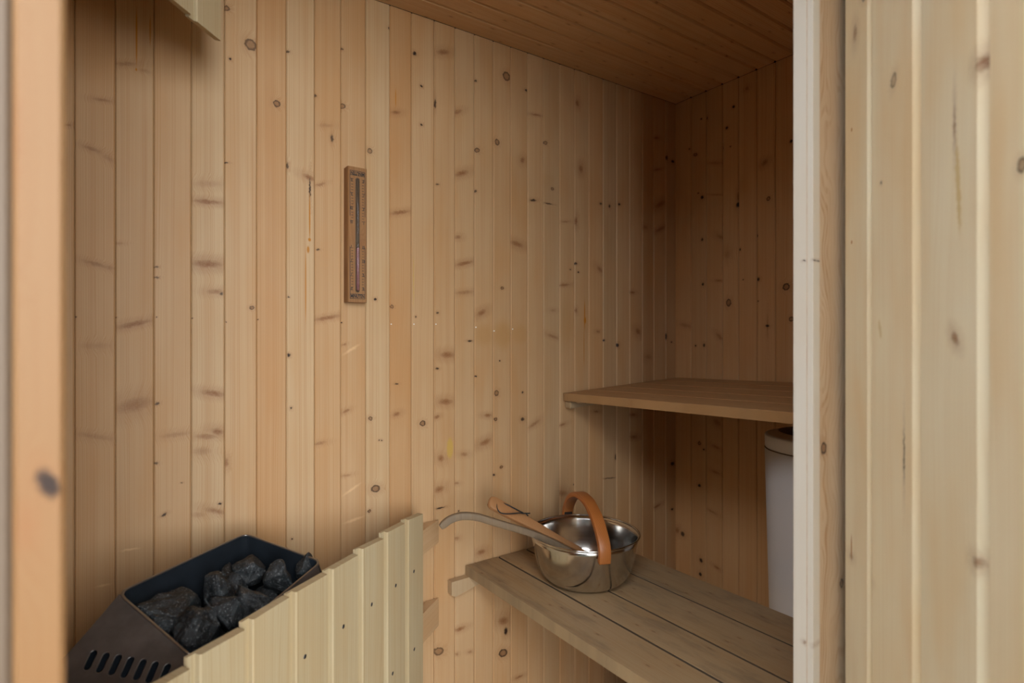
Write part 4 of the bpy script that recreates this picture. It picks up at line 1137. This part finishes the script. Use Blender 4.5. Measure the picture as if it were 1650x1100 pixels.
l2 = empty('ladle', Vector(l2p[-1]), 'tan wooden ladle with flat paddle handle and black cord loop leaning in the bucket', 'ladle')
p2 = spline(l2p, 6)
nrm2 = (cf * -.55 + Vector((0, 0, .75)) - cr * .1).normalized()
def s2(i, t):
    a = .0185 * (1 - .55 * min(1, max(0, (t - .3) / .5)))
    if t < .10: a *= .55 + .45 * (t / .10) ** .5
    return rrect(a, .0065, .003, 3)
obj('handle', sweep('handle', p2, s2, M_LAD2, nrm2), l2)
cup('scoop', M_LAD2, .036, .034, frame((.8, .1, -.45), (-.1, 1, 0), (.45, .0, .9), (-.690, -.236, .5180)), l2)
cpts = spline([(-.9300, -.1480, .6720), (-.9360, -.1600, .6600), (-.9300, -.1690, .6500), (-.9100, -.1770, .6465), (-.8800, -.1800, .6440), (-.8640, -.1790, .6400), (-.8760, -.1720, .6480),
               (-.8950, -.1600, .6600), (-.9120, -.1480, .6700)], 6)
obj('cord_loop', sweep('cord_loop', cpts, lambda i, t: circ(.0016, 7), M_CORD, (.1, .2, 1)), l2)
for q in ((-.852, -.183, .632), (-.846, -.184, .638)):
    ct = spline([(-.8640, -.1790, .6400), ((-.864 + q[0]) / 2, (-.179 + q[1]) / 2, .639), q], 4)
    obj('cord_end', sweep('cord_end', ct, lambda i, t: circ(.0016, 7), M_CORD, (.1, .2, 1)), l2)

# ------------------------------------------------------------------ white bin behind the low bench
M_WHITE = plain('white_plastic', (.58, .575, .585), .38)
M_LID = plain('beige_lid', (.52, .44, .37), .5)
M_GRIT = plain('dark_speckled_mesh', (.035, .025, .02), .5, var=.9, scale=420, bump=.6)
TOPZ = 1.1 - (703 - 550) / 893.63 * 1.449
bn = empty('lidded_bin', (-.24, -.67, FZ), 'white plastic cylinder bin with beige top standing under the upper bench', 'bin')
NM = Matrix.Translation((-.24, -.67, 0))
sz = TOPZ - .036
obj('body', lathe('body', [(0, FZ + .001), (.120, FZ + .001), (.126, FZ + .006), (.1495, sz - .0015), (.146, sz), (0, sz)], M_WHITE, 64), bn, NM)
obj('lid_band', lathe('lid_band', [(.144, sz), (.147, sz + .0005), (.1490, sz + .003), (.1495, TOPZ - .004), (.1475, TOPZ), (.142, TOPZ + .001)], M_WHITE, 64), bn, NM)
obj('lid_seam', lathe('lid_seam', [(.1465, sz - .0010), (.1499, sz - .0010), (.1499, sz + .0012), (.1465, sz + .0012)], M_GROOVE, 64), bn, NM)
obj('lid', lathe('lid', [(.1422, TOPZ + .0008), (.130, TOPZ + .005), (.121, TOPZ + .0065), (.117, TOPZ + .009), (.113, TOPZ + .0085), (.111, TOPZ + .003)], M_LID, 64), bn, NM)
obj('mesh_insert', lathe('mesh_insert', [(.1115, TOPZ + .0035), (.08, TOPZ + .010), (.03, TOPZ + .013), (0, TOPZ + .014)], M_GRIT, 48), bn, NM)
